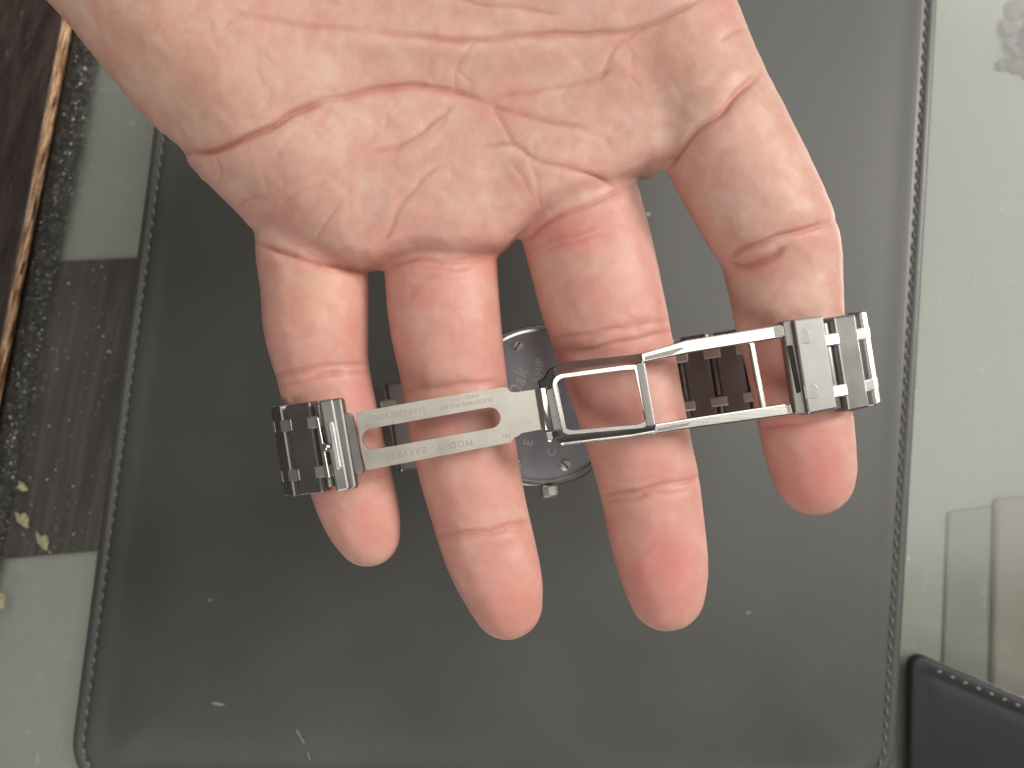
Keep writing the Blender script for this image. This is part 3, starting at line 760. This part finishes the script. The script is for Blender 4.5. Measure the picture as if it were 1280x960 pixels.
# engraved lettering
def text_part(txt, size, origin_local, parent, Mx, m, shear=0.0, depth=.02, spacing=1.0):
    cu = bpy.data.curves.new('t', 'FONT'); cu.body = txt; cu.size = size*MM; cu.extrude = depth*MM; cu.align_x = 'CENTER'; cu.align_y = 'CENTER'; cu.shear = shear
    cu.space_character = spacing; cu.resolution_u = 3
    t = bpy.data.objects.new('t', cu); C.objects.link(t)
    me = bpy.data.meshes.new_from_object(t.evaluated_get(bpy.context.evaluated_depsgraph_get())); bpy.data.objects.remove(t)
    me.name = 'engraving'; me.materials.clear(); me.materials.append(m)
    o = bpy.data.objects.new('engraving', me); C.objects.link(o); o.parent = parent; o.matrix_basis = Mx; return o
def cbm(x, y, rot): return Matrix.Translation((x*MM, y*MM, .515*MM)) @ Matrix.Rotation(math.radians(rot), 4, 'Z')
M['engrave_cb'] = steel('bright_engraving', (0.62,0.61,0.62), 0.5)
def cbpx(px, py, rot):
    dx, dy = (px-677)/6.16, (507-py)/6.16; return cbm(dx*CA+dy*SA, -dx*SA+dy*CA, rot)
text_part('Oak', 3.9, None, cb, cbpx(648,482,68), M['engrave_cb'], .35)
text_part('SHIP', 2.4, None, cb, cbpx(674,462,74), M['engrave_cb'], 0, spacing=1.05)
text_part('E', 2.6, None, cb, cbpx(661,553,72), M['engrave_cb'])
text_part('C', 2.4, None, cb, cbpx(690,565,72), M['engrave_cb'])

# bracelet
def path(pts, n=400):
    P = catmull(pts, 30); d = np.r_[0, np.cumsum(np.linalg.norm(np.diff(P, axis=0), axis=1))]; return P, d
link_me = box_me('bracelet_link', 5.3, 14.6, 2.6, .35, .06); M['link'] = steel('brushed_link', (0.31,0.30,0.29), 0.40, amt=0.10); link_me.materials.append(M['link'])
con_me = box_me('connector', 3.5, 1.95, 2.95, .22); con_me.materials.append(M['satin'])
bar_me = smooth(cyl_me('link_bar', .85, 13.2, 12, .1, 'Y')); bar_me.materials.append(M['dark_steel'])
def run_links(pts, s0, pitch, w0, w1, n=None):
    P, d = path(pts); s = s0; k = 0; tot = d[-1]; first = None
    def at(s):
        u = np.interp(s, d, P[:,0]); z = np.interp(s, d, P[:,1]); e = .6
        du = np.interp(s+e, d, P[:,0])-np.interp(s-e, d, P[:,0]); dz = np.interp(s+e, d, P[:,1])-np.interp(s-e, d, P[:,1])
        return u, z, math.atan2(-dz, du)
    while s < tot-1.5:
        u, z, a = at(s); w = w0+(w1-w0)*s/tot
        L = wpart('bracelet_link', link_me, wmat(u, 0, z, a, (1, w/14.6, 1)))
        u, z, a = at(s-pitch/2)
        for sd in (-1, 1):
            c = wpart('connector', con_me, wmat(u, sd*w*.27, z, a))
        wpart('link_bar', bar_me, wmat(u, 0, z, a, (1, w/14.6, 1)))
        s += pitch
R_PATH = [(41.5,110.6),(46.5,110.2),(51.2,109.0),(55.6,105.8),(58.6,100.4),(59.8,93.5),(58.2,85.5),(53.5,78),(46.5,72),(38.5,67.6),(30,64.2),(22,62.4)]
L_PATH = [(-26.5,109.2),(-30.0,108.4),(-34.6,106.0),(-38.2,101.5),(-39.8,95),(-39.0,87.5),(-35.6,78.5),(-30,69.5),(-24,65),(-17,63.4),(-10.5,63)]
run_links(R_PATH, 11.6, 6.7, 14.4, 18.6)
run_links(L_PATH, 7.6, 6.3, 14.0, 18.8)

FZ = 112.2
# right end block of the bracelet (holds the clasp frame)
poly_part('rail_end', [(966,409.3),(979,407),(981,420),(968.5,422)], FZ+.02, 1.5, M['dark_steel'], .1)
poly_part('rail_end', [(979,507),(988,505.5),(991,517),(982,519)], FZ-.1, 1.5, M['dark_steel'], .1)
eb = poly_part('end_block', [(991,399.5),(1029,394.5),(1047,511),(1010,518.5)], lambda x, y: 112.0-(x-991)*.012, 3.0, M['brushed'], .35)
poly_part('end_collar', [(977,402),(992,399.5),(1011,519),(994,518)], 110.9, 2.4, M['dark_steel'], .3)
poly_part('spring_bar', [(984,432),(991,431),(1002,490),(996,492)], 111.1, .9, M['dark'], .2)
for (x, y) in ((1003,420),(1013,489)):          # inlaid square pin heads
    poly_part('pin_head', [(x-9,y-7),(x+5,y-9),(x+9,y-5),(x+11,y+6),(x+8,y+9),(x-6,y+10)], 112.02-(x-991)*.012, .3, M['brushed'], .06)

# clasp frame: two rails, crossbars, inner frame
FZ = 112.2
def frame_z(x, y): return FZ-(0.9 if x < 700 else 0)
outer = [(672,476),(680,472),(686,461),(706,452.5),(790,443.5),(860,425.5),(978,406.5),(980,421)]
def slope(ax, ay, bx, by, k, z0):
    # plane through the line a-b at z0, falling k mm per pixel on the left-hand (upper) side
    dx, dy = bx-ax, by-ay; l = math.hypot(dx, dy)
    return lambda x, y: z0-k*((dy*(x-ax)-dx*(y-ay))/l)
poly_part('clasp_rail', [(800,441.5),(860,424.5),(978,405.5),(980.5,422),(862,441.5),(802,454)], FZ, 2.6, M['polished'], .25)
poly_part('clasp_rail', [(818,530.5),(862,523),(983,504.5),(986.5,519),(862,536),(816,543.5)], FZ, 2.6, M['polished'], .25)
poly_part('rail_channel', [(686,461),(706,452.5),(790,443.5),(803,441.5),(804,452.5),(787,451.5),(708,463),(692,470)], slope(692,470,790,451,.15,FZ), 2.2, M['dark_steel'], .12)  # dark reflection along the channel put into the steel colour
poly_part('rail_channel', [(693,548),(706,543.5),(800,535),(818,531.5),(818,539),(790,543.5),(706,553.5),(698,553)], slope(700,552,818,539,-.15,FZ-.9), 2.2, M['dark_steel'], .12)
poly_part('rail_lip', [(699,553.5),(706,553),(790,543),(820,537.5),(820,542),(790,547),(704,557.5)], FZ, 1.6, M['polished'], .15)
poly_part('rail_shade_strip', [(806,446),(848,435),(858,434),(840,443.5),(806,450.5)], FZ+.01, .1, M['dark_steel'])  # flat dark strip laid on the rail in place of a shaded recess
poly_part('rail_shade_strip', [(822,535.5),(864,528),(858,532.5),(823,539)], FZ+.01, .1, M['dark_steel'])
poly_part('crossbar', [(936,428),(942.5,427),(959,510),(952,511)], FZ-.25, 1.2, M['polished'], .18)
poly_part('crossbar', [(795,453.5),(806,452),(820,532),(808,534)], FZ-.35, 1.4, M['brushed'], .2)
poly_part('frame_corner', [(672,477),(680,472),(686,461),(694,458),(697,468),(690,478),(690,486),(676,488)], FZ-.6, 2.2, M['recess_shade'], .2)
poly_part('frame_recess', [(690,541),(697,540),(704,545),(708,550),(703,555),(694,550)], FZ-.5, 2.0, M['recess_shade'], .15)
poly_part('crossbar_dark_strip', [(796.5,457),(803,456),(816,530),(809.5,531)], FZ-.34, .05, M['dark_steel'])  # thin darker strip along the left half of the crossbar
poly_part('frame_corner', [(681,540),(690,539),(692,549),(690,553),(684,552)], FZ-.5, 2.2, M['polished'], .2)
# inner folding frame
io = resample([(691,481),(692,474),(697,468.5),(783,456.5),(797,456),(812,531),(800,535.5),(712,543.5),(704,541)], 60)
ii = np.array(io); cc = ii.mean(0); ii = cc+(ii-cc)*np.array([.925,.875])
poly_part('inner_frame', io, FZ-.45, 1.3, M['polished'], 0, hole=ii)
# hinge
poly_part('hinge_plate', [(683,483),(697,480.5),(708,536),(692,538.5)], FZ-.9, .9, M['dark_steel'], .12)
ha = D(676,485,111.2); hb = D(684.5,537,111.2); hc = (ha+hb)/2; hl = np.linalg.norm(hb-ha)
hm = smooth(cyl_me('hinge_barrel', 1.0, hl, 24, .12, 'Y')); dvec = hb-ha; ang = math.atan2(dvec[1], dvec[0])+math.pi/2
o = wpart('hinge_barrel', hm, Matrix.Translation(Vector(d2w([hc])[0]-wo)) @ Matrix(RX.tolist()).to_4x4() @ Matrix.Rotation(ang, 4, 'Z'), M['polished'])
for k in range(6):
    t = (k+.5)/6; p = (687+t*9, 487+t*46)
    poly_part('hinge_tooth', [(p[0]+3,p[1]-2),(p[0]+6.5,p[1]-2.5),(p[0]+7,p[1]+2),(p[0]+3.5,p[1]+2.5)], FZ-.75, .4, M['brushed'], .05)

# clasp blade with its long slot
def arc(cx, cy, r, a0, a1, n): return [(cx+r*math.cos(math.radians(a0+(a1-a0)*k/n)), cy+r*math.sin(math.radians(a0+(a1-a0)*k/n))) for k in range(n+1)]
sl = arc(612.5,522.3,13.3,-99,81,14)+arc(466,548.6,13.3,81,261,14)
bo_ = [(444.5,515.5),(530,500.3)]+arc(630,491.5,7.6,-100,-20,6)+[(640.5,491),(666,487.3),(677,486),(685,536),(675,537),(651.5,541.5),(648,545)]+arc(634.5,546,7.6,10,80,6)+[(545,571),(457,588)]
# pair slot and outline by angle-free arc-length from the left mid edge
def from_left(P):
    P = np.array(P); k = int(np.argmin(np.abs(P[:,1]-551)+ (P[:,0]-440)*.6)); return np.roll(P, -k, 0)
def pair_ring(Po, Pi, n=120):
    Po = resample([tuple(p) for p in Po], 600); c = np.array([539,535.5])
    Pi = resample([tuple(p) for p in Pi], 600)
    ao = np.unwrap(np.arctan2((Po-c)[:,1]*3.2, (Po-c)[:,0])); ai = np.unwrap(np.arctan2((Pi-c)[:,1]*3.2, (Pi-c)[:,0]))
    A = np.linspace(-math.pi, math.pi, n, endpoint=False)
    def pick(P, a):
        a = (a+math.pi) % (2*math.pi)-math.pi; o = np.argsort(a); a = a[o]; P = P[o]
        ax = np.r_[a[-1]-2*math.pi, a, a[0]+2*math.pi]; Px = np.vstack([P[-1:], P, P[:1]])
        return np.stack([np.interp(A, ax, Px[:,0]), np.interp(A, ax, Px[:,1])], 1)
    return pick(Po, ao), pick(Pi, ai)
po, pi_ = pair_ring(bo_, sl, 240)
BZ = 111.3
def blade_z(x, y): return BZ
blade = poly_part('clasp_blade', po, blade_z, .75, M['blade'], 0, hole=pi_)
poly_part('end_tab', [(427,518),(430,516.5),(437,516),(441,519),(456,588),(453,592),(446,594),(443,592)], 110.1, .8, M['dark_steel'], .2)
# lettering on the blade (reads upside down)
def blade_text(txt, px, py, size, rot, spacing=1.0, m=M['engrave']):
    loc = Vector(d2w([D(px, py, blade_z(px, py)+.015)])[0]-wo)
    text_part(txt, size, None, watch, Matrix.Translation(loc) @ Matrix(RX.tolist()).to_4x4() @ Matrix.Rotation(math.radians(rot), 4, 'Z'), m, 0, .01, spacing)
R_ = 180+9.6
blade_text('STAINLESS STEEL', 497, 517, 1.18, R_)
blade_text('AUDEMARS PIGUET', 583, 504.5, .95, R_)
blade_text('SWISS', 590, 495.5, .85, R_)
blade_text('MOD  I - BREVETE.', 534, 561.5, 1.45, R_, 1.22)
blade_text('761', 633, 545, 1.0, R_-4)

# left end of the bracelet: end block with lug bar
poly_part('end_block', [(398,501),(416,498),(437,612),(420,615.5)], 111.4, 3.2, M['brushed'], .35)
poly_part('end_block', [(415.5,498),(427,497.5),(446,611),(437.5,612.5)], 110.9, 2.8, M['dark_steel'], .4)
capsule = [(409.5,529),(412,526.5),(415,527),(417,529.5),(426.5,584),(425.5,587),(422,588),(419.5,586)]
poly_part('spring_bar', capsule, 112.0, 1.0, M['satin'], .3, seg=3)
poly_part('lug_bar', [(393.5,523),(396,520.5),(398.5,523),(413,598),(411,600.5),(406,597)], 110.9, 1.6, M['polished'], .35)
pm = bpy.data.meshes.new('pin'); bm = bmesh.new(); bmesh.ops.create_uvsphere(bm, u_segments=16, v_segments=10, radius=.75*MM); bm.to_mesh(pm); bm.free(); smooth(pm)
wpart('pin', pm, Matrix.Translation(Vector(d2w([D(409,559,111.3)])[0]-wo)), M['polished'])
print('hand verts', len(V), 'faces', len(Q))
